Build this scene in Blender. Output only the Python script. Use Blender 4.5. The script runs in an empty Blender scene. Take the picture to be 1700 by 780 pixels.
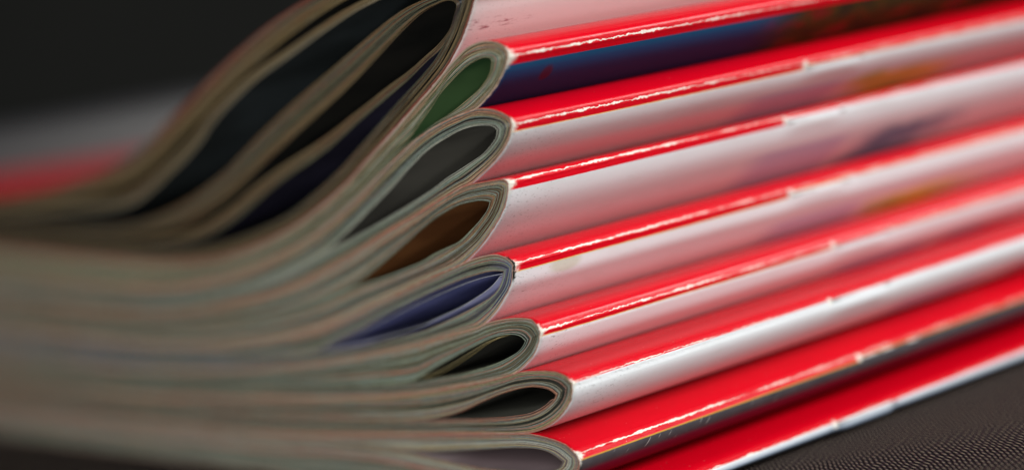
import bpy, math, random
from mathutils import Vector, Matrix, noise as mn
random.seed(7)
sc = bpy.context.scene
COL = sc.collection

# ------------------------------------------------------------------ camera
F, CX, CY = 3100.0, 850.0, 390.0            # focal length and principal point, in photo pixels
DEPTH = 0.258                               # metres to the spine end of the middle magazine
d1 = Vector((4100.0, 1042.0, -F)).normalized()       # spines, in camera axes
d2 = Vector((-(F*F - 1042.0*110.0)/4100.0, -110.0, -F))
d2 = (d2 - d1*d2.dot(d1)).normalized()                    # pages
d3 = d1.cross(d2).normalized()                            # up
M = Matrix((d1, d2, d3)).transposed()                     # world -> camera
MI = M.transposed()
c0 = Vector((0.0, -(440.0-CY)/F*DEPTH, -DEPTH))
cam_loc = -(MI @ c0)
cam = bpy.data.cameras.new('camera')
cam.sensor_width = 36.0
cam.lens = F/1700.0*36.0
cam.clip_start = 0.01
cam.clip_end = 30.0
cam.dof.use_dof = True
cam.dof.focus_distance = DEPTH + 0.003
cam.dof.aperture_fstop = 5.8
cam.dof.aperture_blades = 0
camo = bpy.data.objects.new('camera', cam)
COL.objects.link(camo)
camo.matrix_world = Matrix.Translation(cam_loc) @ MI.to_4x4()
sc.camera = camo

# ------------------------------------------------------------------ world, lamps, exposure
w = bpy.data.worlds.new('World')
sc.world = w
w.use_nodes = True
bg = w.node_tree.nodes['Background']
bg.inputs[0].default_value = (0.9, 1.0, 1.1, 1)
bg.inputs[1].default_value = 0.012

def area(name, direction, dist, sx, sy, power, color, target=(0.03, 0.0, 0.0)):
    l = bpy.data.lights.new(name, 'AREA')
    l.shape = 'RECTANGLE'; l.size = sx; l.size_y = sy
    l.energy = power; l.color = color
    o = bpy.data.objects.new(name, l)
    COL.objects.link(o)
    d = Vector(direction).normalized()
    o.location = Vector(target) + d*dist
    o.rotation_euler = (-d).to_track_quat('-Z', 'Y').to_euler()
    return o
area('window_light', (0.66, -0.62, 0.43), 1.9, 0.45, 0.6, 38.0, (1.0, 0.985, 0.97))
area('fill_light', (-0.63, -0.71, 0.31), 1.3, 0.8, 0.8, 17.5, (0.97, 1.0, 0.94))  # added fill lamp, lifts the page ends and the white back covers

sc.view_settings.view_transform = 'Standard'
sc.view_settings.look = 'None'
sc.view_settings.exposure = 0.0
sc.view_settings.gamma = 1.0
sc.view_settings.use_curve_mapping = False
sc.render.engine = 'CYCLES'
sc.cycles.use_denoising = True
sc.cycles.max_bounces = 8
sc.cycles.diffuse_bounces = 5

# ------------------------------------------------------------------ helpers
def ray(px, py):
    return MI @ Vector(((px-CX)/F, -(py-CY)/F, -1.0))

def on_end(px, py):
    """photo pixel -> (y, z) on the plane of the page ends (x = 0), metres"""
    r = ray(px, py)
    t = -cam_loc.x / r.x
    p = cam_loc + r*t
    return Vector((p.y, p.z))

def along(px, py, yy):
    """photo pixel -> x on the vertical plane y = yy"""
    r = ray(px, py)
    t = (yy-cam_loc.y)/r.y
    return (cam_loc + r*t).x

def lerp_list(pts, x):
    if x <= pts[0][0]: return pts[0][1]
    for (a, b), (c, d) in zip(pts, pts[1:]):
        if x <= c: return b + (d-b)*(x-a)/(c-a)
    return pts[-1][1]

def spline(pts, seg=10):
    """centripetal Catmull-Rom through 2-D points"""
    P = [Vector(p) for p in pts]
    P = [P[0]*2-P[1]] + P + [P[-1]*2-P[-2]]
    out = []
    for i in range(1, len(P)-2):
        p0, p1, p2, p3 = P[i-1], P[i], P[i+1], P[i+2]
        t0 = 0.0
        t1 = t0 + max((p1-p0).length, 1e-9)**0.5
        t2 = t1 + max((p2-p1).length, 1e-9)**0.5
        t3 = t2 + max((p3-p2).length, 1e-9)**0.5
        for k in range(seg):
            t = t1 + (t2-t1)*k/seg
            A1 = p0*((t1-t)/(t1-t0)) + p1*((t-t0)/(t1-t0))
            A2 = p1*((t2-t)/(t2-t1)) + p2*((t-t1)/(t2-t1))
            A3 = p2*((t3-t)/(t3-t2)) + p3*((t-t2)/(t3-t2))
            B1 = A1*((t2-t)/(t2-t0)) + A2*((t-t0)/(t2-t0))
            B2 = A2*((t3-t)/(t3-t1)) + A3*((t-t1)/(t3-t1))
            out.append(B1*((t2-t)/(t2-t1)) + B2*((t-t1)/(t2-t1)))
    out.append(P[-2].copy())
    return out

def arcs(c):
    s = [0.0]
    for a, b in zip(c, c[1:]): s.append(s[-1] + (b-a).length)
    return s

def resample(c, n, dens=None):
    s = arcs(c); L = s[-1]; out = []; j = 0
    for i in range(n):
        f = i/(n-1)
        if dens: f = dens(f)
        t = f*L
        while j < len(s)-2 and s[j+1] < t: j += 1
        h = s[j+1]-s[j]
        k = 0 if h < 1e-12 else min(max((t-s[j])/h, 0), 1)
        out.append(c[j].lerp(c[j+1], k))
    return out

def half(pts, n):
    """left end -> spine end of one half, sampled densely towards the spine"""
    c = spline([on_end(*p) for p in pts])
    return resample(c, n, lambda f: 1-(1-f)**1.8)

def link(name, me, mats, parent=None):
    for m in mats: me.materials.append(m)
    o = bpy.data.objects.new(name, me)
    COL.objects.link(o)
    o.parent = parent
    return o

class MB:
    def __init__(s): s.v = []; s.f = []; s.m = []; s.uv = []; s.sm = []
    def quad(s, a, b, c, d, mat, uvs, smooth):
        s.f.append((a, b, c, d)); s.m.append(mat); s.uv.append(uvs); s.sm.append(smooth)
    def build(s, name, mats, parent=None):
        me = bpy.data.meshes.new(name)
        me.from_pydata(s.v, [], s.f)
        me.polygons.foreach_set('material_index', s.m)
        me.polygons.foreach_set('use_smooth', s.sm)
        ul = me.uv_layers.new(name='UVMap')
        flat = []
        for q in s.uv:
            for u in q: flat += [u[0], u[1]]
        ul.data.foreach_set('uv', flat)
        me.update()
        return link(name, me, mats, parent)

LEN = 0.21
def sheet(mb, a, b, x0, tone, seed, rough=0.00012, length=LEN, arc0=None, xs_extra=()):
    """one folded sheet: profile curves a (outside) and b (inside), swept along the spine.
       mat 0 = cut edge, mat 1 = outside face, mat 2 = inside face"""
    n = len(a)
    s = arcs(a)
    base = len(mb.v)
    jit = [x0 + rough*mn.noise(Vector((s[i]*260, seed*3.7, 0.3))) + rough*1.2*mn.noise(Vector((s[i]*40, seed*5.1, 9.3))) for i in range(n)]
    for i in range(n): mb.v.append((jit[i], a[i].x, a[i].y))
    for i in range(n): mb.v.append((jit[i], b[i].x, b[i].y))
    for i in range(n): mb.v.append((length, a[i].x, a[i].y))
    for i in range(n): mb.v.append((length, b[i].x, b[i].y))
    A, B, C, D = base, base+n, base+2*n, base+3*n
    for i in range(n-1):
        u0, u1 = s[i]*1000, s[i+1]*1000
        mb.quad(A+i, A+i+1, B+i+1, B+i, 0, ((u0, tone), (u1, tone), (u1, tone+0.02), (u0, tone+0.02)), False)
        mb.quad(A+i, C+i, C+i+1, A+i+1, 1, ((u0, 0), (u0, length*1000), (u1, length*1000), (u1, 0)), True)
        mb.quad(B+i, B+i+1, D+i+1, D+i, 2, ((u0, 0), (u1, 0), (u1, length*1000), (u0, length*1000)), True)
        mb.quad(C+i, D+i, D+i+1, C+i+1, 0, ((u0, tone), (u0, tone+.4), (u1, tone+.4), (u1, tone)), False)
    for k in (0, n-1):
        mb.quad(A+k, B+k, D+k, C+k, 0, ((0, tone),)*4, False)

# ------------------------------------------------------------------ materials
class NT:
    def __init__(s, name):
        s.mat = bpy.data.materials.new(name); s.mat.use_nodes = True
        s.t = s.mat.node_tree; s.n = s.t.nodes; s.b = s.n['Principled BSDF']
    def set(s, sock, val):
        if hasattr(val, 'is_output') or hasattr(val, 'links'): s.t.links.new(val, sock)
        else: sock.default_value = val
    def math(s, op, a, b=0.0, c=None, clamp=False):
        n = s.n.new('ShaderNodeMath'); n.operation = op; n.use_clamp = clamp
        s.set(n.inputs[0], a); s.set(n.inputs[1], b)
        if c is not None: s.set(n.inputs[2], c)
        return n.outputs[0]
    def uv(s):
        n = s.n.new('ShaderNodeUVMap'); n.uv_map = 'UVMap'
        x = s.n.new('ShaderNodeSeparateXYZ'); s.t.links.new(n.outputs[0], x.inputs[0])
        return x.outputs[0], x.outputs[1]
    def vec(s, x, y, z=0.0):
        n = s.n.new('ShaderNodeCombineXYZ')
        s.set(n.inputs[0], x); s.set(n.inputs[1], y); s.set(n.inputs[2], z)
        return n.outputs[0]
    def noise(s, vec, scale=1.0, detail=3.0, rough=0.55, dist=0.0):
        n = s.n.new('ShaderNodeTexNoise'); s.set(n.inputs['Vector'], vec)
        n.inputs['Scale'].default_value = scale; n.inputs['Detail'].default_value = detail
        n.inputs['Roughness'].default_value = rough; n.inputs['Distortion'].default_value = dist
        return n.outputs['Fac']
    def ramp(s, fac, stops, interp='LINEAR'):
        n = s.n.new('ShaderNodeValToRGB'); s.set(n.inputs[0], fac)
        cr = n.color_ramp; cr.interpolation = interp
        while len(cr.elements) < len(stops): cr.elements.new(0.5)
        for e, (p, c) in zip(cr.elements, stops):
            e.position = p; e.color = (*c, 1) if len(c) == 3 else c
        return n.outputs[0]
    def mix(s, fac, a, b, mode='MIX'):
        n = s.n.new('ShaderNodeMix'); n.data_type = 'RGBA'; n.blend_type = mode
        s.set(n.inputs[0], fac)
        for k, v in ((6, a), (7, b)):
            if isinstance(v, tuple): v = (*v, 1) if len(v) == 3 else v
            s.set(n.inputs[k], v)
        return n.outputs[2]
    def step(s, x, e0, e1):
        n = s.n.new('ShaderNodeMapRange'); n.interpolation_type = 'SMOOTHSTEP'
        s.set(n.inputs[0], x); s.set(n.inputs[1], e0); s.set(n.inputs[2], e1)
        return n.outputs[0]
    def bump(s, h, strength=0.3, dist=0.0001):
        n = s.n.new('ShaderNodeBump'); n.inputs['Strength'].default_value = strength
        n.inputs['Distance'].default_value = dist
        s.t.links.new(h, n.inputs['Height'])
        return n.outputs[0]
    def obj(s):
        return s.n.new('ShaderNodeTexCoord').outputs['Object']

def edge_material(name, stops, seed):
    """cut edges of the pages: every sheet its own ink tone, mottled along its length"""
    m = NT(name)
    u, v = m.uv()
    # v = sheet number + tone (0.05 .. 0.95): the tone is the ink of that sheet
    tone = m.math('FRACT', v)
    f1 = m.noise(m.vec(m.math('MULTIPLY', u, 0.04), m.math('MULTIPLY', v, 0.9), seed), 1.0, 2.0, 0.5)
    f2 = m.noise(m.vec(m.math('MULTIPLY', u, 0.6), m.math('MULTIPLY', v, 3.1), seed+5), 1.0, 3.0, 0.6)
    t = m.math('ADD', tone, m.math('MULTIPLY', m.math('SUBTRACT', f1, 0.5), 0.30))
    t = m.math('ADD', t, m.math('MULTIPLY', m.math('SUBTRACT', f2, 0.5), 0.16))
    col = m.ramp(t, stops)
    f3 = m.noise(m.vec(m.math('MULTIPLY', u, 2.5), m.math('MULTIPLY', v, 9.0), seed+9), 1.0, 3.0, 0.7)
    col = m.mix(m.step(f3, 0.35, 0.75), m.mix(0.35, col, (0.02, 0.02, 0.018)), col)
    m.set(m.b.inputs['Base Color'], col)
    m.b.inputs['Roughness'].default_value = 0.75
    m.b.inputs['Specular IOR Level'].default_value = 0.25
    return m.mat

def print_material(name, a, b, seed=0.0, rough=0.45, scale=0.05):
    m = NT(name)
    u, v = m.uv()
    f = m.noise(m.vec(m.math('MULTIPLY', u, scale), m.math('MULTIPLY', v, scale*0.8), seed), 1.0, 4.0, 0.55)
    col = m.mix(m.step(f, 0.38, 0.64), a, b)
    m.set(m.b.inputs['Base Color'], col)
    m.b.inputs['Roughness'].default_value = rough
    return m.mat

PAPER = (0.62, 0.58, 0.50)
RED = (0.62, 0.0008, 0.011)
WHITE = (0.74, 0.76, 0.80)

def cover_material(name, back, wrap, wear_glint, seed, edge=None, red=RED, endwear=1.0, line_at=0.0, backfun=None, dirt=0.5, scuff=0.0, sv=None):
    """u: mm from the fold (negative = red front cover), v: mm along the spine"""
    m = NT(name)
    u, v = m.uv()
    jag = m.noise(m.vec(m.math('MULTIPLY', v, 1.1), m.math('MULTIPLY', u, 1.6), seed), 1.0, 5.0, 0.68)
    jag2 = m.noise(m.vec(m.math('MULTIPLY', v, 0.22), m.math('MULTIPLY', u, 0.3), seed+3), 1.0, 3.0, 0.5)
    jc = m.math('SUBTRACT', jag, 0.5)
    # front cover: red with faint scuffs and dust specks
    sc1 = m.noise(m.vec(m.math('MULTIPLY', v, 0.25), m.math('MULTIPLY', u, 0.5), seed+11), 1.0, 6.0, 0.7)
    redc = m.mix(m.math('MULTIPLY', m.step(sc1, 0.45, 0.8), 0.35), red, (red[0]*0.8, red[1]*0.5, red[2]*0.7))
    sp = m.noise(m.vec(m.math('MULTIPLY', v, 3.2), m.math('MULTIPLY', u, 3.2), seed+17), 1.0, 2.0, 0.5)
    redc = m.mix(m.math('MULTIPLY', m.step(sp, 0.745, 0.775), 0.6), redc, (0.75, 0.45, 0.42))
    # back cover
    if backfun: backc = backfun(m, u, v)
    else: backc = back
    gr = m.noise(m.vec(m.math('MULTIPLY', v, 0.12), m.math('MULTIPLY', u, 0.35), seed+23), 1.0, 5.0, 0.65)
    backc = m.mix(m.math('MULTIPLY', m.step(gr, 0.5, 0.8), 0.22*dirt), backc, (0.45, 0.43, 0.36))
    dk = m.noise(m.vec(m.math('MULTIPLY', v, 1.7), m.math('MULTIPLY', u, 3.4), seed+29), 1.0, 4.0, 0.7)
    near = m.math('SUBTRACT', 1.0, m.step(v, 2.0, 17.0))
    dkm = m.math('MULTIPLY', m.math('MULTIPLY', m.step(dk, 0.575, 0.70), near), dirt)
    backc = m.mix(dkm, backc, (0.10, 0.08, 0.085))
    # red ink wraps a little past the fold
    uw = m.math('ADD', u, m.math('MULTIPLY', jc, 0.10))
    if sv: uw = m.math('ADD', uw, m.math('MULTIPLY', m.step(v, sv-0.5, sv+0.4), max(wrap-0.15, 0.0)))
    col = m.mix(m.step(uw, wrap-0.05, wrap+0.05), redc, backc)
    if edge:
        d = m.math('ABSOLUTE', m.math('SUBTRACT', uw, wrap+0.06))
        col = m.mix(m.math('MULTIPLY', m.math('SUBTRACT', 1.0, m.step(d, 0.03, 0.15)), 0.8), col, edge)
    # the fold itself: ink cracked off to the paper, and its gloss highlight painted white
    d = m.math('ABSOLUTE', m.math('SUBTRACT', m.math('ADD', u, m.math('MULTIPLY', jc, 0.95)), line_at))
    wid = m.math('MULTIPLY', m.math('MULTIPLY', m.step(jag2, 0.28, 0.72), wear_glint), 1.3)
    fibre_glint = m.math('SUBTRACT', 1.0, m.step(d, m.math('MULTIPLY', wid, 0.55), m.math('ADD', wid, 0.02)))
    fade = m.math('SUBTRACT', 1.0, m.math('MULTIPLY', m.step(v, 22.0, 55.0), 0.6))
    fibre_glint = m.math('MULTIPLY', fibre_glint, fade)
    # torn fibres at the cut end of the fold
    ev = m.math('ADD', v, m.math('MULTIPLY', jc, 2.4))
    ev = m.math('ADD', ev, m.math('MULTIPLY', m.math('ABSOLUTE', m.math('SUBTRACT', u, 0.1)), 0.55))
    torn = m.math('SUBTRACT', 1.0, m.step(ev, 0.35*endwear, 0.95*endwear+0.05))
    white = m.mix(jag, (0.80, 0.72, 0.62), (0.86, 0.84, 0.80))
    worn_glint = m.math('MAXIMUM', fibre_glint, torn)
    if sv: worn_glint = m.math('MAXIMUM', worn_glint, m.math('MULTIPLY', blob(m, m.math('ADD', u, jc), v, 0.1, sv-0.2, 0.9, 0.7), 0.85))
    col = m.mix(worn_glint, col, white)
    if scuff:
        bl = m.math('SUBTRACT', 1.0, m.step(m.math('ADD', v, m.math('MULTIPLY', jc, 1.6)), scuff*0.6, scuff))
        bl = m.math('MULTIPLY', bl, m.math('SUBTRACT', 1.0, m.step(m.math('ABSOLUTE', m.math('SUBTRACT', u, 0.3)), 1.6, 2.8)))
        col = m.mix(bl, col, (0.012, 0.01, 0.01))
    m.set(m.b.inputs['Base Color'], col)
    ro = m.math('ADD', 0.17, m.math('MULTIPLY', sc1, 0.12))
    isback = m.step(uw, wrap-0.05, wrap+0.05)
    ro = m.math('ADD', ro, m.math('MULTIPLY', isback, 0.26))
    foldness = m.math('SUBTRACT', 1.0, m.step(m.math('ABSOLUTE', u), 0.5, 1.6))
    ro = m.math('ADD', ro, m.math('MULTIPLY', m.math('MULTIPLY', foldness, jag), 0.36))
    ro = m.math('ADD', ro, m.math('MULTIPLY', worn_glint, 0.3))
    m.set(m.b.inputs['Specular IOR Level'], m.math('SUBTRACT', 0.25, m.math('MULTIPLY', isback, 0.10 if dirt else 0.20)))
    m.set(m.b.inputs['Roughness'], ro)
    fine = m.noise(m.vec(m.math('MULTIPLY', v, 6.0), m.math('MULTIPLY', u, 6.0), seed+31), 1.0, 3.0, 0.6)
    nearfold = m.math('SUBTRACT', 1.0, m.step(m.math('ABSOLUTE', u), 0.4, 1.2))
    h = m.math('ADD', m.math('MULTIPLY', fine, 0.08), m.math('MULTIPLY', m.math('MULTIPLY', jag, nearfold), 0.9))
    m.set(m.b.inputs['Normal'], m.bump(h, 0.7, 0.0003))
    return m.mat

cover_in = print_material('cover_lining', (0.5, 0.47, 0.42), (0.35, 0.2, 0.18))
cover_edge = edge_material('cover_cut_edge', [(0.0, (0.55, 0.16, 0.12)), (0.5, (0.64, 0.30, 0.22)), (1.0, (0.72, 0.55, 0.45))], 4.2)

steel = NT('staple_steel')
steel.b.inputs['Base Color'].default_value = (0.42, 0.42, 0.42, 1)
steel.b.inputs['Metallic'].default_value = 0.85
steel.b.inputs['Roughness'].default_value = 0.5
steel = steel.mat

# ------------------------------------------------------------------ setting: cloth, wall
TABLE_Z = on_end(960, 873).y - 0.0003
def cloth_material():
    m = NT('woven_brown_cloth')
    o = m.obj()
    x = m.n.new('ShaderNodeSeparateXYZ'); m.t.links.new(o, x.inputs[0])
    wob = m.noise(o, 55.0, 3.0, 0.6)
    wob2 = m.noise(o, 260.0, 2.0, 0.5)
    wv = m.math('ADD', m.math('MULTIPLY', m.math('SUBTRACT', wob, 0.5), 0.0030), m.math('MULTIPLY', m.math('SUBTRACT', wob2, 0.5), 0.0004))
    h_ = MI @ Vector((0, 0, -1)); h_ = Vector((h_.x, h_.y)).normalized()      # threads run away from the viewer's edge of the table
    a = m.math('ADD', m.math('MULTIPLY', x.outputs[0], h_.y), m.math('MULTIPLY', x.outputs[1], -h_.x))
    b = m.math('ADD', m.math('MULTIPLY', x.outputs[0], h_.x), m.math('MULTIPLY', x.outputs[1], h_.y))
    a = m.math('ADD', a, wv)
    b = m.math('SUBTRACT', b, wv)
    per = 0.00066
    sa = m.math('SINE', m.math('MULTIPLY', a, 2*math.pi/per))
    sb = m.math('SINE', m.math('ADD', m.math('MULTIPLY', b, 2*math.pi/0.0021), m.math('MULTIPLY', a, math.pi/per)))
    # plain weave: over and under alternate
    weave = m.math('MULTIPLY', m.math('ADD', m.math('MULTIPLY', sa, 0.5), 0.5), sb)
    ridge = m.math('ADD', m.math('MULTIPLY', sa, 0.5), 0.5)
    top = m.step(weave, 0.05, 0.8)
    fib = m.noise(o, 5200.0, 3.0, 0.7)
    base = m.mix(m.step(sa, -0.4, 0.7), (0.004, 0.002, 0.004), (0.054, 0.036, 0.040))
    col = m.mix(m.math('MULTIPLY', top, m.math('ADD', 0.25, fib)), base, (0.26, 0.215, 0.155))
    big = m.noise(o, 30.0, 3.0, 0.5)
    col = m.mix(m.math('MULTIPLY', m.step(big, 0.4, 0.7), 0.2), col, (0.03, 0.024, 0.03))
    m.set(m.b.inputs['Base Color'], col)
    m.b.inputs['Roughness'].default_value = 0.9
    m.b.inputs['Specular IOR Level'].default_value = 0.08
    h = m.math('ADD', m.math('MULTIPLY', ridge, 0.6), m.math('MULTIPLY', top, 0.7))
    h = m.math('ADD', h, m.math('MULTIPLY', fib, 0.35))
    m.set(m.b.inputs['Normal'], m.bump(h, 0.8, 0.00022))
    return m.mat

mb = MB()
NX = 60
X0, X1, Y0, Y1 = -0.9, 1.6, -0.9, 1.9
for i in range(NX+1):
    for j in range(NX+1):
        x = X0+(X1-X0)*i/NX; y = Y0+(Y1-Y0)*j/NX
        d = max(0.0, math.hypot(max(abs(x-0.08)-0.16, 0), max(abs(y-0.06)-0.16, 0)))
        z = TABLE_Z + min(d*0.05, 0.004)*mn.noise(Vector((x*6, y*6, 0)))
        mb.v.append((x, y, z))
for i in range(NX):
    for j in range(NX):
        a = i*(NX+1)+j
        mb.quad(a, a+NX+1, a+NX+2, a+1, 0, ((0, 0),)*4, True)
o = mb.build('tablecloth', [cloth_material()])
o['kind'] = 'structure'; o['label'] = 'dark brown woven cloth spread under the stack'

wm = NT('dark_wall_paint')
f = wm.noise(wm.obj(), 1.6, 4.0, 0.5)
wm.set(wm.b.inputs['Base Color'], wm.mix(f, (0.026, 0.027, 0.025), (0.045, 0.045, 0.041)))
wm.b.inputs['Roughness'].default_value = 0.9
mb = MB()
# a wall square to the view, well behind the table
fw = Vector((0.72, 0.69, 0)).normalized(); sd = Vector((-fw.y, fw.x, 0))
c = Vector((0, 0, 0)) + fw*3.0
for th in (0.0, 0.12):
    for s_ in (-4, 4):
        for zz in (-0.8, 2.4):
            p = c + fw*th + sd*s_; mb.v.append((p.x, p.y, zz))
for q in ((0, 1, 3, 2), (4, 6, 7, 5), (0, 2, 6, 4), (1, 5, 7, 3), (0, 4, 5, 1), (2, 3, 7, 6)):
    mb.quad(*q, 0, ((0, 0),)*4, False)
o = mb.build('wall', [wm.mat])
o['kind'] = 'structure'

# ------------------------------------------------------------------ traced profiles (photo pixels on the plane of the page ends)
B12 = [(-420, 371), (0, 413), (210, 432), (280, 436), (350, 431), (435, 404), (490, 375), (533, 343), (577, 304), (618, 258), (657, 216), (691, 176), (715, 150)]
B23 = [(-420, 412), (0, 458), (210, 478), (300, 476), (400, 455), (459, 427), (518, 392), (562, 357), (615, 308), (651, 270), (700, 226), (741, 201), (775, 187)]
B34 = [(-420, 452), (0, 498), (210, 519), (280, 520), (400, 503), (459, 489), (518, 465), (547, 447), (592, 421), (636, 391), (695, 356), (735, 330), (768, 311)]
B45 = [(-420, 498), (0, 546), (210, 570), (280, 573), (348, 574), (400, 569), (459, 560), (518, 547), (577, 526), (630, 501), (700, 468), (741, 450), (768, 438)]
B56 = [(-420, 540), (0, 592), (210, 613), (383, 616), (504, 607), (577, 597), (636, 584), (695, 571), (740, 558), (775, 549), (798, 542)]
B67 = [(-420, 576), (0, 634), (210, 655), (400, 661), (500, 662), (600, 658), (665, 655), (710, 650), (768, 640), (800, 634), (830, 627), (848, 622)]
B78 = [(-420, 612), (0, 674), (210, 697), (350, 711), (450, 719), (560, 722), (650, 721), (727, 719), (802, 719), (860, 719)]
B89 = [(-420, 638), (0, 695), (210, 722), (348, 737), (452, 748), (560, 754), (649, 766), (708, 779), (760, 791), (830, 807), (880, 816)]
B9 = [(-420, 668), (0, 722), (210, 752), (350, 771), (452, 783), (560, 798), (700, 819), (800, 838), (900, 861)]

MAGS = [
 dict(up=B12, lo=B23,
      top=[(740, 120), (760, 97), (777, 81), (797, 72), (820, 71), (836, 77), (844, 87)],
      bot=[(845, 96), (839, 112), (830, 133), (813, 157), (790, 180)],
      iu=[(680, 228), (693, 209), (710, 186), (727, 160), (747, 137), (767, 117), (790, 101), (803, 97), (811, 98)],
      il=[(814, 103), (812, 120), (800, 140), (777, 163), (747, 187), (720, 205), (695, 224)], tip=(655, 252)),
 dict(up=B23, lo=B34,
      top=[(790, 183), (803, 182), (823, 185), (839, 192), (850, 201)],
      bot=[(851, 209), (850, 216), (844, 234), (833, 252), (815, 273), (798, 289), (782, 303)],
      iu=[(565, 396), (592, 370), (645, 317), (700, 258), (720, 242), (741, 229), (761, 218), (782, 211), (803, 208.5), (818, 210)],
      il=[(825, 216), (823, 228), (817, 238), (803, 254), (782, 269), (761, 283), (741, 296), (720, 312), (695, 329), (650, 357), (600, 386)], tip=(550, 412)),
 dict(up=B34, lo=B45,
      top=[(785, 307), (803, 304), (825, 300), (840, 300)],
      bot=[(845, 304), (844, 316), (839, 339), (831, 358), (819, 378), (803, 401), (785, 421)],
      iu=[(606, 459), (650, 423), (700, 380), (720, 364), (741, 351), (761, 341), (782, 336), (798, 334)],
      il=[(811, 336), (808, 347), (798, 362), (782, 380), (761, 401), (741, 411), (720, 421), (697, 435), (636, 460)], tip=(580, 478)),
 dict(up=B45, lo=B56,
      top=[(792, 430), (823, 424), (836, 427), (846, 432)],
      bot=[(853, 440), (851, 454), (848, 472), (839, 490), (825, 513), (809, 531)],
      iu=[(565, 562), (600, 545), (636, 525), (700, 493), (731, 479), (761, 466), (792, 456), (815, 451)],
      il=[(834, 451), (832, 462), (823, 482), (807, 497), (782, 512), (751, 528), (720, 542), (700, 550), (650, 563), (606, 574)], tip=(520, 584)),
 dict(up=B56, lo=B67,
      top=[(806, 539), (832, 532), (863, 529), (884, 532), (893, 540)],
      bot=[(898, 551), (895, 565), (888, 584), (875, 600), (860, 614)],
      iu=[(716, 614), (740, 600), (781, 578), (808, 565), (828, 558), (849, 556), (863, 559)],
      il=[(871, 566), (868, 573), (859, 583), (843, 593), (822, 603), (791, 613), (760, 621), (725, 627)], tip=(685, 634)),
 dict(up=B67, lo=B78,
      top=[(862, 619), (883, 617), (911, 617), (929, 620), (941, 626)],
      bot=[(951, 636), (951, 652), (945, 669), (934, 685), (915, 702), (892, 713)],
      iu=[(740, 691), (768, 682), (800, 667), (835, 653), (869, 644), (892, 643), (911, 648)],
      il=[(921, 656), (917, 664), (904, 675), (881, 687), (846, 693), (800, 696), (760, 697)], tip=(700, 698)),
 dict(up=B78, lo=B89,
      top=[(880, 721), (904, 726), (927, 733), (943, 741)],
      bot=[(960, 756), (963, 768), (959, 782), (945, 798), (920, 810), (900, 815)],
      iu=[(715, 750), (740, 749), (800, 746), (858, 743), (892, 745), (915, 752)],
      il=[(934, 766), (927, 776), (900, 782), (870, 781), (805, 776), (750, 766)], tip=(680, 750)),
 dict(up=B89, lo=B9,
      top=[(920, 822), (960, 832), (982, 842)],
      bot=[(993, 852), (993, 861), (980, 869), (955, 872), (930, 868)],
      iu=[(740, 802), (800, 815), (860, 826), (930, 838)],
      il=[(966, 853), (940, 858), (880, 848), (800, 831), (750, 817)], tip=(680, 790)),
]
N = 150
def magazine_curves(g):
    up, lo = g['up'], g['lo']
    dy = 1.6
    fold = g['bot'][0]
    ou = [(x, y+dy) for x, y in up] + g['top'] + [fold]
    ol = [(x, y-dy) for x, y in lo] + g['bot'][::-1]
    mid = []
    tx, ty = g['tip']
    for x in (-420, -200, 0, 120, 210, 300, 380, 450, 520, 590):
        if x < tx-45: mid.append((x, 0.5*(lerp_list(up, x)+lerp_list(lo, x))))
    # glide the mid line towards the tip of the opening
    mid = [(x, y + (ty - 0.5*(lerp_list(up, tx)+lerp_list(lo, tx)))*max(0, 1-(tx-x)/260)) for x, y in mid]
    end = g['il'][0]
    iu = [(x, y-0.5) for x, y in mid] + [(tx, ty-0.6)] + g['iu'] + [end]
    il = [(x, y+0.5) for x, y in mid] + [(tx, ty+0.6)] + g['il'][::-1]
    O = half(ou, N) + half(ol, N)[::-1][1:]
    I = half(iu, N) + half(il, N)[::-1][1:]
    return O, I, N-1          # index of the fold

def offset(c, d):
    out = []
    n = len(c)
    for i in range(n):
        t = c[min(i+1, n-1)] - c[max(i-1, 0)]
        if t.length < 1e-12: out.append(c[i].copy()); continue
        t.normalize()
        out.append(c[i] + Vector((t.y, -t.x))*d)
    return out

def blend(O, I, f):
    return [a.lerp(b, f) for a, b in zip(O, I)]

def page_block(parent, O, I, tones, mats, seed, name='page_block', per=3):
    """nested folded sheets from the outside in; tones = ink of each little group of sheets"""
    rnd = random.Random(seed)
    mb = MB()
    seq = []
    for t in tones:
        for q in range(per): seq.append(min(max(t + rnd.uniform(-0.12, 0.12), 0.05), 0.95))
    ws = [rnd.choice((0.6, 0.8, 1.0, 1.0, 1.4)) for _ in seq]
    tot = sum(ws); acc = 0.0
    for k, t in enumerate(seq):
        a = acc/tot; acc += ws[k]; b = acc/tot
        g = (b-a)*rnd.choice((0.06, 0.08, 0.12, 0.22, 0.30, 0.42))
        sheet(mb, blend(O, I, a), blend(O, I, b-g), rnd.uniform(0.0, 0.0003), 3*k + t, seed*10+k)
    o = mb.build(name, mats, parent)
    o['kind'] = 'stuff'
    return o

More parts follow.
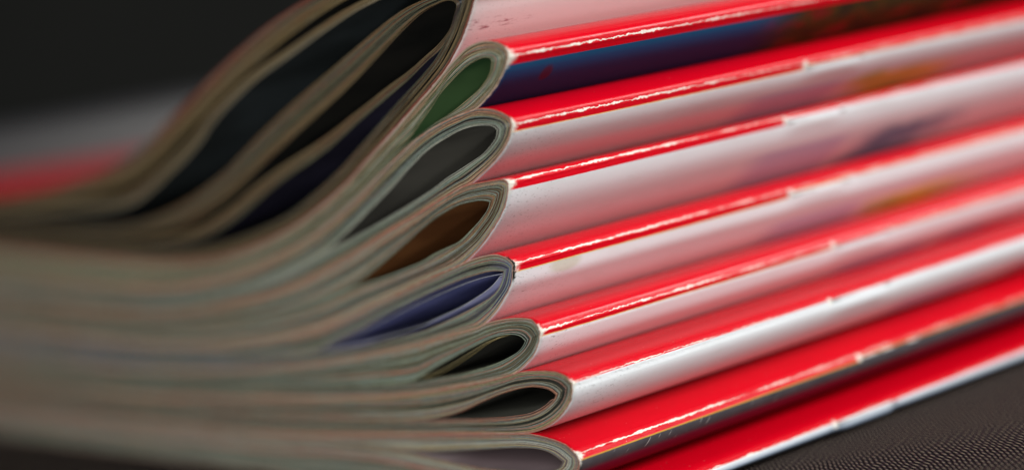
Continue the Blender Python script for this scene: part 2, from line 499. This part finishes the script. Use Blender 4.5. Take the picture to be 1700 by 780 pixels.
def make_cover(parent, O, fold, mat, seed, thick=0.00020, pinch=None, edge=None):
    """outer cover swept along the spine, u = mm from the fold, v = mm along it"""
    rnd = random.Random(seed)
    out = offset(O, thick*1.05); inn = offset(O, thick*0.08)
    n = len(out)
    s = arcs(out); s = [(q-s[fold])*1000 for q in s]
    xs = []
    x = 0.0
    while x < LEN:
        xs.append(x); x += 0.0006 if x < 0.008 else (0.0016 if x < 0.14 else 0.006)
    xs.append(LEN)
    mb = MB()
    V = {}
    for j, x in enumerate(xs):
        for i in range(n):
            du = s[i]
            nrm = (out[i]-inn[i]).normalized()
            # slow waviness of the sheet, flat where it is pressed; small dents near the fold
            k = math.exp(-(du/5.0)**2)
            wob = 0.00010*mn.noise(Vector((x*45, du*0.12, seed)))*k
            wob += 0.00006*mn.noise(Vector((x*420, du*0.8, seed+4)))*math.exp(-(du/0.9)**2)
            if pinch:
                pa, pb = pinch
                e = math.exp(-((x-pa)/0.0012)**2) + math.exp(-((x-pb)/0.0012)**2)
                wob -= 0.00024*e*math.exp(-((du-0.3)/1.3)**2)
                t = min(max((x-pa)/0.0016, 0), 1)*min(max((pb-x)/0.0016, 0), 1)
                wob += 0.00030*t*math.exp(-((du-1.3)/1.5)**2)
            xx = x
            if j == 0:
                xx = -0.00012 + 0.00016*mn.noise(Vector((du*0.9, seed, 2.0))) - 0.00022*math.exp(-(du/1.4)**2)*(0.6+mn.noise(Vector((du*3.0, seed, 7.0))))
            p = out[i] + nrm*wob
            V[(0, j, i)] = len(mb.v); mb.v.append((xx, p.x, p.y))
            q = inn[i] + nrm*wob
            V[(1, j, i)] = len(mb.v); mb.v.append((xx, q.x, q.y))
    J = len(xs)-1
    for i in range(n-1):
        for j in range(J):
            uvq = ((s[i], xs[j]*1000), (s[i], xs[j+1]*1000), (s[i+1], xs[j+1]*1000), (s[i+1], xs[j]*1000))
            mb.quad(V[(0, j, i)], V[(0, j+1, i)], V[(0, j+1, i+1)], V[(0, j, i+1)], 0, uvq, True)
            mb.quad(V[(1, j, i)], V[(1, j, i+1)], V[(1, j+1, i+1)], V[(1, j+1, i)], 1, (uvq[0], uvq[3], uvq[2], uvq[1]), True)
        for j in (0, J):
            a = 7.7*seed
            mb.quad(V[(0, j, i)], V[(0, j, i+1)], V[(1, j, i+1)], V[(1, j, i)], 2, ((s[i], a), (s[i+1], a), (s[i+1], a+.3), (s[i], a+.3)), False)
    for i in (0, n-1):
        for j in range(J):
            mb.quad(V[(0, j, i)], V[(1, j, i)], V[(1, j+1, i)], V[(0, j+1, i)], 2, ((0, 1),)*4, False)
    return mb.build('cover', [mat, cover_in, edge or cover_edge], parent), out, s

def staple(parent, out, s, u, xa, xb, r=0.00017):
    """a bent wire lying on the fold, its ends turned in through the paper"""
    i = min(range(len(s)), key=lambda k: abs(s[k]-u))
    t = (out[i+1]-out[i-1]).normalized(); nrm = Vector((t.y, -t.x))
    c = out[i]
    def P(x, h): return Vector((x, (c+nrm*h).x, (c+nrm*h).y))
    path = [P(xa+0.0003, -0.0015), P(xa+0.0003, -0.0002), P(xa+0.0003, r*0.2), P(xa+0.0005, r*0.62)]
    path += [P(xa+0.0005+(xb-xa-0.001)*k/6, r*0.62+0.00003*math.sin(k)) for k in range(1, 6)]
    path += [P(xb-0.0005, r*0.62), P(xb-0.0003, r*0.2), P(xb-0.0003, -0.0002), P(xb-0.0003, -0.0015)]
    mb = MB(); K = 8
    for a, p in enumerate(path):
        tg = (path[min(a+1, len(path)-1)] - path[max(a-1, 0)]).normalized()
        side = Vector((0, t.x, t.y)); up = tg.cross(side).normalized()
        for k in range(K):
            an = 2*math.pi*k/K
            q = p + side*math.cos(an)*r*1.15 + up*math.sin(an)*r*0.8
            mb.v.append(tuple(q))
    for a in range(len(path)-1):
        for k in range(K):
            k2 = (k+1) % K
            mb.quad(a*K+k, a*K+k2, (a+1)*K+k2, (a+1)*K+k, 0, ((0, 0),)*4, True)
    for a in (0, len(path)-1):
        mb.f.append(tuple(a*K+k for k in range(K))); mb.m.append(0); mb.uv.append(((0, 0),)*K); mb.sm.append(False)
    return mb.build('staple', [steel], parent)

def root(label, loc, name='magazine', cat='magazine', group='magazines in the stack'):
    e = bpy.data.objects.new(name, None)
    e.empty_display_size = 0.02
    COL.objects.link(e)
    e['label'] = label; e['category'] = cat
    if group: e['group'] = group
    return e

# page edge inks, by slot: .05 black .15 dark olive .25 brown .35 grey green .45 teal grey .55 salmon .65 tan .75 gold .85 pale grey .95 cream
INKS = [(0.05, (0.03, 0.03, 0.027)), (0.15, (0.13, 0.125, 0.09)), (0.25, (0.26, 0.21, 0.14)), (0.35, (0.36, 0.40, 0.28)), (0.45, (0.36, 0.44, 0.42)),
        (0.55, (0.70, 0.26, 0.17)), (0.65, (0.55, 0.46, 0.31)), (0.75, (0.58, 0.46, 0.24)), (0.85, (0.58, 0.60, 0.54)), (0.95, (0.74, 0.70, 0.58))]

def blob(m, u, v, u0, v0, ru, rv):
    a = m.math('DIVIDE', m.math('SUBTRACT', u, u0), ru); b = m.math('DIVIDE', m.math('SUBTRACT', v, v0), rv)
    d = m.math('SQRT', m.math('ADD', m.math('MULTIPLY', a, a), m.math('MULTIPLY', b, b)))
    return m.math('SUBTRACT', 1.0, m.step(d, 0.55, 1.1))

def white_back(u_start, v_start, hue, c1=(0.72, 0.70, 0.02), c2=(0.45, 0.55, 0.05)):
    """white back cover whose picture strip begins farther along"""
    def fn(m, u, v):
        nz = m.noise(m.vec(m.math('MULTIPLY', v, 0.10), m.math('MULTIPLY', u, 0.16), hue*7.0), 1.0, 3.0, 0.5)
        pic = m.mix(m.step(nz, 0.4, 0.6), c1, c2)
        vn = m.math('ADD', v, m.math('MULTIPLY', m.math('SUBTRACT', nz, 0.5), 26.0))
        un = m.math('ADD', u, m.math('MULTIPLY', m.math('SUBTRACT', nz, 0.5), 5.0))
        mask = m.math('MULTIPLY', m.step(vn, v_start-2.0, v_start+9.0), m.step(un, u_start-0.3, u_start+2.2))
        mask = m.math('MULTIPLY', mask, m.math('SUBTRACT', 1.0, m.step(vn, v_start+14.0, v_start+34.0)))
        mask = m.math('MULTIPLY', mask, 0.85)
        lil = m.math('MULTIPLY', m.math('MULTIPLY', m.step(v, v_start-26, v_start-18), m.math('SUBTRACT', 1.0, m.step(v, v_start-4, v_start+1))), m.step(u, u_start-0.2, u_start+0.8))
        c = m.mix(m.math('MULTIPLY', lil, 0.75), WHITE, (0.50, 0.50, 0.70))
        return m.mix(mask, c, pic)
    return fn

def stained_back(u_start, v_start, hue, *c):
    base = white_back(u_start, v_start, hue, *c)
    def fn(m, u, v):
        c = base(m, u, v)
        return m.mix(m.math('MULTIPLY', blob(m, u, v, 1.9, 9.5, 1.6, 3.4), 0.55), c, (0.50, 0.50, 0.34))
    return fn

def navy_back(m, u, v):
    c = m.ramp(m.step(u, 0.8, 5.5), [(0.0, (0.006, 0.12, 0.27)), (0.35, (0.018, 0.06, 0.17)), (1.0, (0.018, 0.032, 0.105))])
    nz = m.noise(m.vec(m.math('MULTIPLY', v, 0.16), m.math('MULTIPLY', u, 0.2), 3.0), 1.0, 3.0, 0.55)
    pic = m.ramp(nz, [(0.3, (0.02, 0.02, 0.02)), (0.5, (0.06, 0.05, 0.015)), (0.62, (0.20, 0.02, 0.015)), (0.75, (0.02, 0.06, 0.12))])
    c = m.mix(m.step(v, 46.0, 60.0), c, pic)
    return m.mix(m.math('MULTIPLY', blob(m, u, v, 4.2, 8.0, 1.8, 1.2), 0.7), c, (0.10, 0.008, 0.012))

def dark_back(m, u, v):
    nz = m.noise(m.vec(m.math('MULTIPLY', v, 0.3), m.math('MULTIPLY', u, 0.5), 8.0), 1.0, 4.0, 0.6)
    c = m.mix(nz, (0.03, 0.028, 0.036), (0.085, 0.075, 0.08))
    scr = m.noise(m.vec(m.math('MULTIPLY', m.math('ADD', v, m.math('MULTIPLY', u, 0.7)), 2.4), m.math('MULTIPLY', u, 0.25), 4.0), 1.0, 2.0, 0.5)
    c = m.mix(m.math('MULTIPLY', m.step(scr, 0.70, 0.74), 0.6), c, (0.5, 0.47, 0.45))
    return m.mix(m.step(u, 2.0, 3.4), c, (0.16, 0.010, 0.035))

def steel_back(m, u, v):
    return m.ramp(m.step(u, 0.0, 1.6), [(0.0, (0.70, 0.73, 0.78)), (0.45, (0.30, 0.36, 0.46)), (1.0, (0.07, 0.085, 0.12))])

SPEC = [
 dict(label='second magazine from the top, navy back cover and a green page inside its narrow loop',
      inn=((0.008, 0.035, 0.012), (0.04, 0.08, 0.03)), back=navy_back, wrap=1.25, wear_glint=0.20, tones=[.55,.56,.62,.85,.45,.38,.65], st=None, edge=None, endw=1.5, line=-0.05),
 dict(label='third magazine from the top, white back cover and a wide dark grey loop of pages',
      inn=((0.040, 0.037, 0.033), (0.065, 0.06, 0.053)), back=white_back(4.9, 71, .2), wrap=0.85, wear_glint=0.20, tones=[.56,.64,.40,.10,.45,.47,.75], st=(1337, 98, 1470, 66), edge=(0.75, 0.42, 0.10), endw=1.0, line=-0.05),
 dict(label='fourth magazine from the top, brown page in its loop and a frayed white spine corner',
      inn=((0.07, 0.024, 0.007), (0.13, 0.05, 0.016)), back=white_back(6.0, 73, .5, (0.01, 0.12, 0.26), (0.08, 0.24, 0.40)), wrap=1.15, wear_glint=0.24, tones=[.55,.56,.36,.15,.38,.85,.45,.33], st=(1308, 215, 1440, 180), edge=None, endw=1.6, line=-0.05),
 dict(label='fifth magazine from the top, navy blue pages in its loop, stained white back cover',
      inn=((0.05, 0.055, 0.15), (0.11, 0.11, 0.24)), back=stained_back(6.0, 76, .9), wrap=1.1, wear_glint=0.22, tones=[.55,.57,.36,.16,.40,.34,.70], st=(1314, 322, 1450, 282), edge=(0.72, 0.5, 0.12), endw=1.4, line=-0.05),
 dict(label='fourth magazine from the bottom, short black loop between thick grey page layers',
      inn=((0.010, 0.010, 0.009), (0.03, 0.027, 0.022)), back=white_back(5.2, 86, 1.3, (0.60, 0.10, 0.18), (0.45, 0.40, 0.55)), wrap=0.6, wear_glint=0.17, tones=[.57,.25,.36,.15,.40,.30,.36], st=(1385, 410, 1512, 370), edge=(0.7, 0.45, 0.10), endw=0.9, line=-0.05),
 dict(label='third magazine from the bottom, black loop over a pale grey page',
      inn=((0.012, 0.012, 0.010), (0.03, 0.028, 0.024)), back=white_back(5.4, 92, 1.7, (0.60, 0.10, 0.18), (0.45, 0.40, 0.55)), wrap=0.0, wear_glint=0.10, tones=[.60,.42,.36,.08,.75,.40,.55], st=(1378, 490, 1510, 443), edge=None, endw=0.8, line=0.0),
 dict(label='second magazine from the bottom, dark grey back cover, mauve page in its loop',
      inn=((0.14, 0.10, 0.11), (0.22, 0.17, 0.18)), back=dark_back, wrap=0.65, wear_glint=0.28, tones=[.56,.60,.38,.85,.66,.36], st=(1425, 580, 1550, 531), edge=(0.55, 0.30, 0.03), endw=1.0, line=-0.1),
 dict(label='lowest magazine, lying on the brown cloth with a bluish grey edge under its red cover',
      inn=((0.10, 0.10, 0.09), (0.2, 0.19, 0.17)), back=steel_back, wrap=-0.1, wear_glint=0.16, tones=[.20,.36,.15,.40,.25,.36], st=(1388, 700, 1515, 650), edge=None, endw=1.0, line=0.0),
]

def loose(parent, pts, thick, mats, seed, f=0.00018):
    c = resample(spline([on_end(*p) for p in pts]), 90)
    mb = MB()
    sheet(mb, c, offset(c, -thick), f, seed*3.3, seed)
    return mb.build('loose_page', mats, parent)

mags = []
for k, (g, s_) in enumerate(zip(MAGS, SPEC)):
    O, I, fold = magazine_curves(g)
    e = root(s_['label'], None)
    base = O[fold]
    em = edge_material('page_edges', INKS, 3.0+k*2.3)
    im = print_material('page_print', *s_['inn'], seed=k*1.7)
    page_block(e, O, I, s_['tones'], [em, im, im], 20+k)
    pinch = None
    if s_['st']:
        xa = along(s_['st'][0], s_['st'][1], base.x); xb = xa + 0.0135
        pinch = (xa, xb)
    cm = cover_material('cover_print', WHITE, s_['wrap'], s_['wear_glint'], 2.0+k*6.1, edge=s_['edge'], endwear=s_['endw'], line_at=s_['line']-0.22, backfun=s_['back'], dirt=0.0 if s_['back'] in (navy_back, dark_back, steel_back) else 0.8, scuff=0.45 if k == 3 else 0.0, sv=xa*1000 if s_['st'] else None)
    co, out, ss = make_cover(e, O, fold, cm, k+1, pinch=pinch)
    if s_['st']:
        staple(e, out, ss, max(s_['wrap']*0.6, 0.15), xa, xb)
        x2 = xa + 0.095
    mags.append((e, em, im))
    

# the separate inner pages that stand away from their blocks
lav = print_material('lavender_page', (0.30, 0.30, 0.50), (0.40, 0.39, 0.56), 2.0)
nav = print_material('navy_page', (0.035, 0.04, 0.12), (0.08, 0.085, 0.20), 3.0)
pe = edge_material('pale_page_edge', [(0.0, (0.5, 0.5, 0.55)), (1.0, (0.75, 0.75, 0.8))], 1.0)
e, em, im = mags[3]
loose(e, [(540, 577), (577, 562), (636, 532), (700, 501), (731, 487), (772, 470), (803, 460), (829, 455)], 0.00008, [pe, nav, nav], 41)
loose(e, [(540, 582), (606, 569), (650, 556), (700, 540), (731, 525), (761, 511), (792, 492), (815, 475), (829, 458)], 0.00008, [pe, lav, lav], 42)
e, em, im = mags[4]
e, em, im = mags[5]
ash = print_material('ash_page', (0.03, 0.029, 0.025), (0.065, 0.062, 0.053), 4.0)
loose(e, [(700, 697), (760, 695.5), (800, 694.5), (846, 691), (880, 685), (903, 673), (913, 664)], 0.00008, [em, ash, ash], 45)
e, em, im = mags[4]
gold = edge_material('gold_page_edge', [(0.0, (0.35, 0.26, 0.10)), (1.0, (0.6, 0.48, 0.25))], 6.0)
loose(e, [(700, 627), (727, 616), (752, 602), (781, 584), (805, 569), (826, 560)], 0.00008, [gold, im, im], 43)
loose(e, [(704, 629), (730, 619), (755, 606), (783, 588), (806, 571.5), (826, 561)], 0.00008, [gold, im, im], 44)

# ------------------------------------------------------------------ the top magazine, fanned open
R1 = [(-420, 345, -420, 352), (-150, 337, -150, 347), (0, 330, 0, 345), (100, 311, 105, 334), (210, 266, 222, 298), (300, 183, 316, 211), (370, 112, 388, 137), (440, 50, 458, 77), (500, 8, 514, 35), (560, -25, 570, 1), (650, -62, 655, -39), (720, -85, 720, -63), (770, -92, 765, -73), (797, -82, 784, -66), (804, -52, 790, -48), (797, -20, 785, -20), (787, 0, 776, 0), (781, 22, 769, 22), (774, 43, 762, 42), (766, 63, 755, 60), (744, 105, 735, 100), (718, 139, 710, 134), (688, 173, 682, 167), (654, 212, 648, 206), (616, 255, 610, 249), (575, 301, 569, 295), (531, 340, 527, 333), (489, 372, 486, 364), (434, 401, 432, 392), (350, 428, 350, 418), (280, 433, 280, 423), (210, 429, 210, 419), (0, 410, 0, 401), (-420, 368, -420, 364)]
R2 = [(-420, 353, -420, 355), (0, 350, 0, 358), (100, 340, 104, 352), (210, 322, 218, 339), (270, 276, 279, 291), (320, 225, 330, 239), (343, 194, 352, 206), (410, 127, 418, 140), (477, 80, 484, 93), (577, 13, 582, 25), (640, -17, 643, -6), (700, -42, 700, -30), (745, -52, 743, -41), (769, -45, 765, -36), (778, -22, 774, -20), (774, 0, 770, 0), (767, 22, 763, 22), (760, 42, 756, 41), (753, 59, 749, 57), (733, 99, 730, 96), (708, 132, 705, 129), (680, 165, 677, 162), (646, 204, 643, 201), (608, 247, 605, 244), (567, 293, 564, 290), (525, 331, 523, 328), (485, 362, 484, 359), (431, 390, 430, 387), (350, 416, 350, 413), (280, 421, 280, 418), (210, 417, 210, 414), (0, 399.5, 0, 397.5), (-420, 363.6, -420, 362.8)]
R3 = [(-420, 356, -420, 357.5), (0, 364, 0, 369), (210, 373, 210, 382), (296, 341, 300, 356), (366, 291, 372, 308), (427, 228, 434, 247), (477, 179, 485, 200), (560, 106, 568, 127), (610, 62, 618, 81), (660, 22, 665, 37), (693, 4, 697, 14), (720, -6, 722, 2), (745, -12, 744, -5), (763, -8, 759, -3), (768.5, 0, 764.5, 1), (762, 22, 759, 22), (755, 41, 752, 40), (748, 57, 745, 55), (729, 95, 726, 92), (703, 128, 700, 125), (675, 160, 672, 156), (641, 200, 637, 195), (604, 243, 600, 238), (563, 289, 559, 284), (522, 327, 519, 322), (483, 358, 481, 353), (429, 386, 427, 381), (350, 412, 350, 407), (280, 417, 280, 412), (210, 413, 210, 409), (0, 396.5, 0, 394), (-420, 362.4, -420, 361.6)]
R4 = [(-420, 358, -420, 359), (0, 370, 0, 376), (210, 383, 210, 391), (300, 358, 304, 372), (372, 310, 378, 326), (434, 249, 441, 267), (485, 202, 493, 221), (568, 129, 575, 148), (618, 83, 624, 97), (665, 39, 669, 50), (697, 16, 700, 22), (722, 4, 723, 9), (743, -3, 742, 2), (757, -1, 753, 4), (763, 4, 757, 10), (758, 24, 754, 27), (752, 48, 746, 49), (733, 80, 727, 73), (707, 104, 702, 96), (680, 131, 675, 120), (648, 158, 641, 145), (600, 198, 593, 184), (539, 252, 533, 232), (465, 303, 459, 281), (424, 336, 418, 312), (388, 366, 383, 343), (334, 396, 331, 376), (280, 404, 280, 391), (210, 405, 210, 397), (0, 391, 0, 384), (-420, 361, -420, 360)]
e = root('topmost magazine, its thick page bundles bulging apart around a large black opening', None)
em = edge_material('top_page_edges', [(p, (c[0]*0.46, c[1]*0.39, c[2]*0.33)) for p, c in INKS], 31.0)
d_ = print_material('shade_dark_page', (0.009, 0.011, 0.012), (0.019, 0.023, 0.026), 3.1)  # these three page faces: shade between the bundles put into their colour
d2_ = print_material('shade_black_page', (0.003, 0.003, 0.003), (0.009, 0.008, 0.007), 5.1)
d3_ = print_material('shade_blue_page', (0.006, 0.005, 0.012), (0.014, 0.012, 0.025), 6.1)
def pair(rows, n=300):
    o_ = spline([on_end(r[0], r[1]) for r in rows], 9); i_ = spline([on_end(r[2], r[3]) for r in rows], 9)
    return o_, i_
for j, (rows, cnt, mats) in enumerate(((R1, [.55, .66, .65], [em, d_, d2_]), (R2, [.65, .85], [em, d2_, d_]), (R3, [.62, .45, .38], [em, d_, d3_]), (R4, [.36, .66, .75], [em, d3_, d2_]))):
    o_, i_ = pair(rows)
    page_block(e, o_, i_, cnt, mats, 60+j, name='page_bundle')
o_, i_ = pair(R1)
fold = min(range(len(o_)), key=lambda q: (o_[q]-on_end(804, -60)).length)
def top_back(m, u, v):
    nz = m.noise(m.vec(m.math('MULTIPLY', v, 0.5), m.math('MULTIPLY', u, 1.4), 2.0), 1.0, 5.0, 0.7)
    rub = m.math('MULTIPLY', m.step(nz, 0.50, 0.66), m.math('MULTIPLY', blob(m, u, v, 10.2, 3.0, 1.2, 9.0), 0.8))
    return m.mix(rub, (0.74, 0.68, 0.69), (0.22, 0.02, 0.05))
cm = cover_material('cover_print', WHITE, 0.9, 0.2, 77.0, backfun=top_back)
make_cover(e, o_, fold, cm, 9, thick=0.0003, edge=edge_material('top_cover_edge', [(0.0, (0.22, 0.035, 0.03)), (0.6, (0.30, 0.09, 0.06)), (1.0, (0.40, 0.22, 0.10))], 8.0))

# ------------------------------------------------------------------ pale box standing on the cloth behind the stack, far out of focus
def ground_point(px, dist):
    r = ray(px, 300); r = Vector((r.x, r.y, 0)).normalized()
    return Vector((cam_loc.x, cam_loc.y, 0)) + r*dist
b = root('grey lidded box standing on the cloth behind the stack, out of focus', None, 'box', 'box', None)
bp = ground_point(290, 0.60)
b.location = (bp.x, bp.y, TABLE_Z+0.002)
b.rotation_euler = (0, 0, math.atan2(fw.y, fw.x)-math.pi/2+0.12)
def rounded_box(name, w_, d_, z0, z1, r, mat):
    mb = MB(); K = 5; ring = []
    for cx, cy, a0 in ((w_/2-r, d_/2-r, 0), (-w_/2+r, d_/2-r, 90), (-w_/2+r, -d_/2+r, 180), (w_/2-r, -d_/2+r, 270)):
        for k in range(K+1):
            a = math.radians(a0+90*k/K); ring.append((cx+r*math.cos(a), cy+r*math.sin(a)))
    n = len(ring)
    levels = [(z0, 1.0), (z1-r*0.6, 1.0), (z1-r*0.2, 1-0.4*r/w_), (z1, 1-1.4*r/w_)]
    for z, k in levels:
        for x, y in ring: mb.v.append((x*k, y*k, z))
    for l in range(len(levels)-1):
        for i in range(n):
            j = (i+1) % n
            mb.quad(l*n+i, l*n+j, (l+1)*n+j, (l+1)*n+i, 0, ((0, 0),)*4, True)
    for l, rev in ((0, True), (len(levels)-1, False)):
        f = tuple(l*n+i for i in range(n))
        mb.f.append(f[::-1] if rev else f); mb.m.append(0); mb.uv.append(((0, 0),)*n); mb.sm.append(False)
    return mb.build(name, [mat], b)
bm_ = print_material('pale_card', (0.030, 0.030, 0.033), (0.038, 0.037, 0.041), 1.0)
rounded_box('body', 0.110, 0.15, 0.0, 0.052, 0.006, bm_)
rounded_box('lid', 0.116, 0.156, 0.040, 0.069, 0.006, bm_)
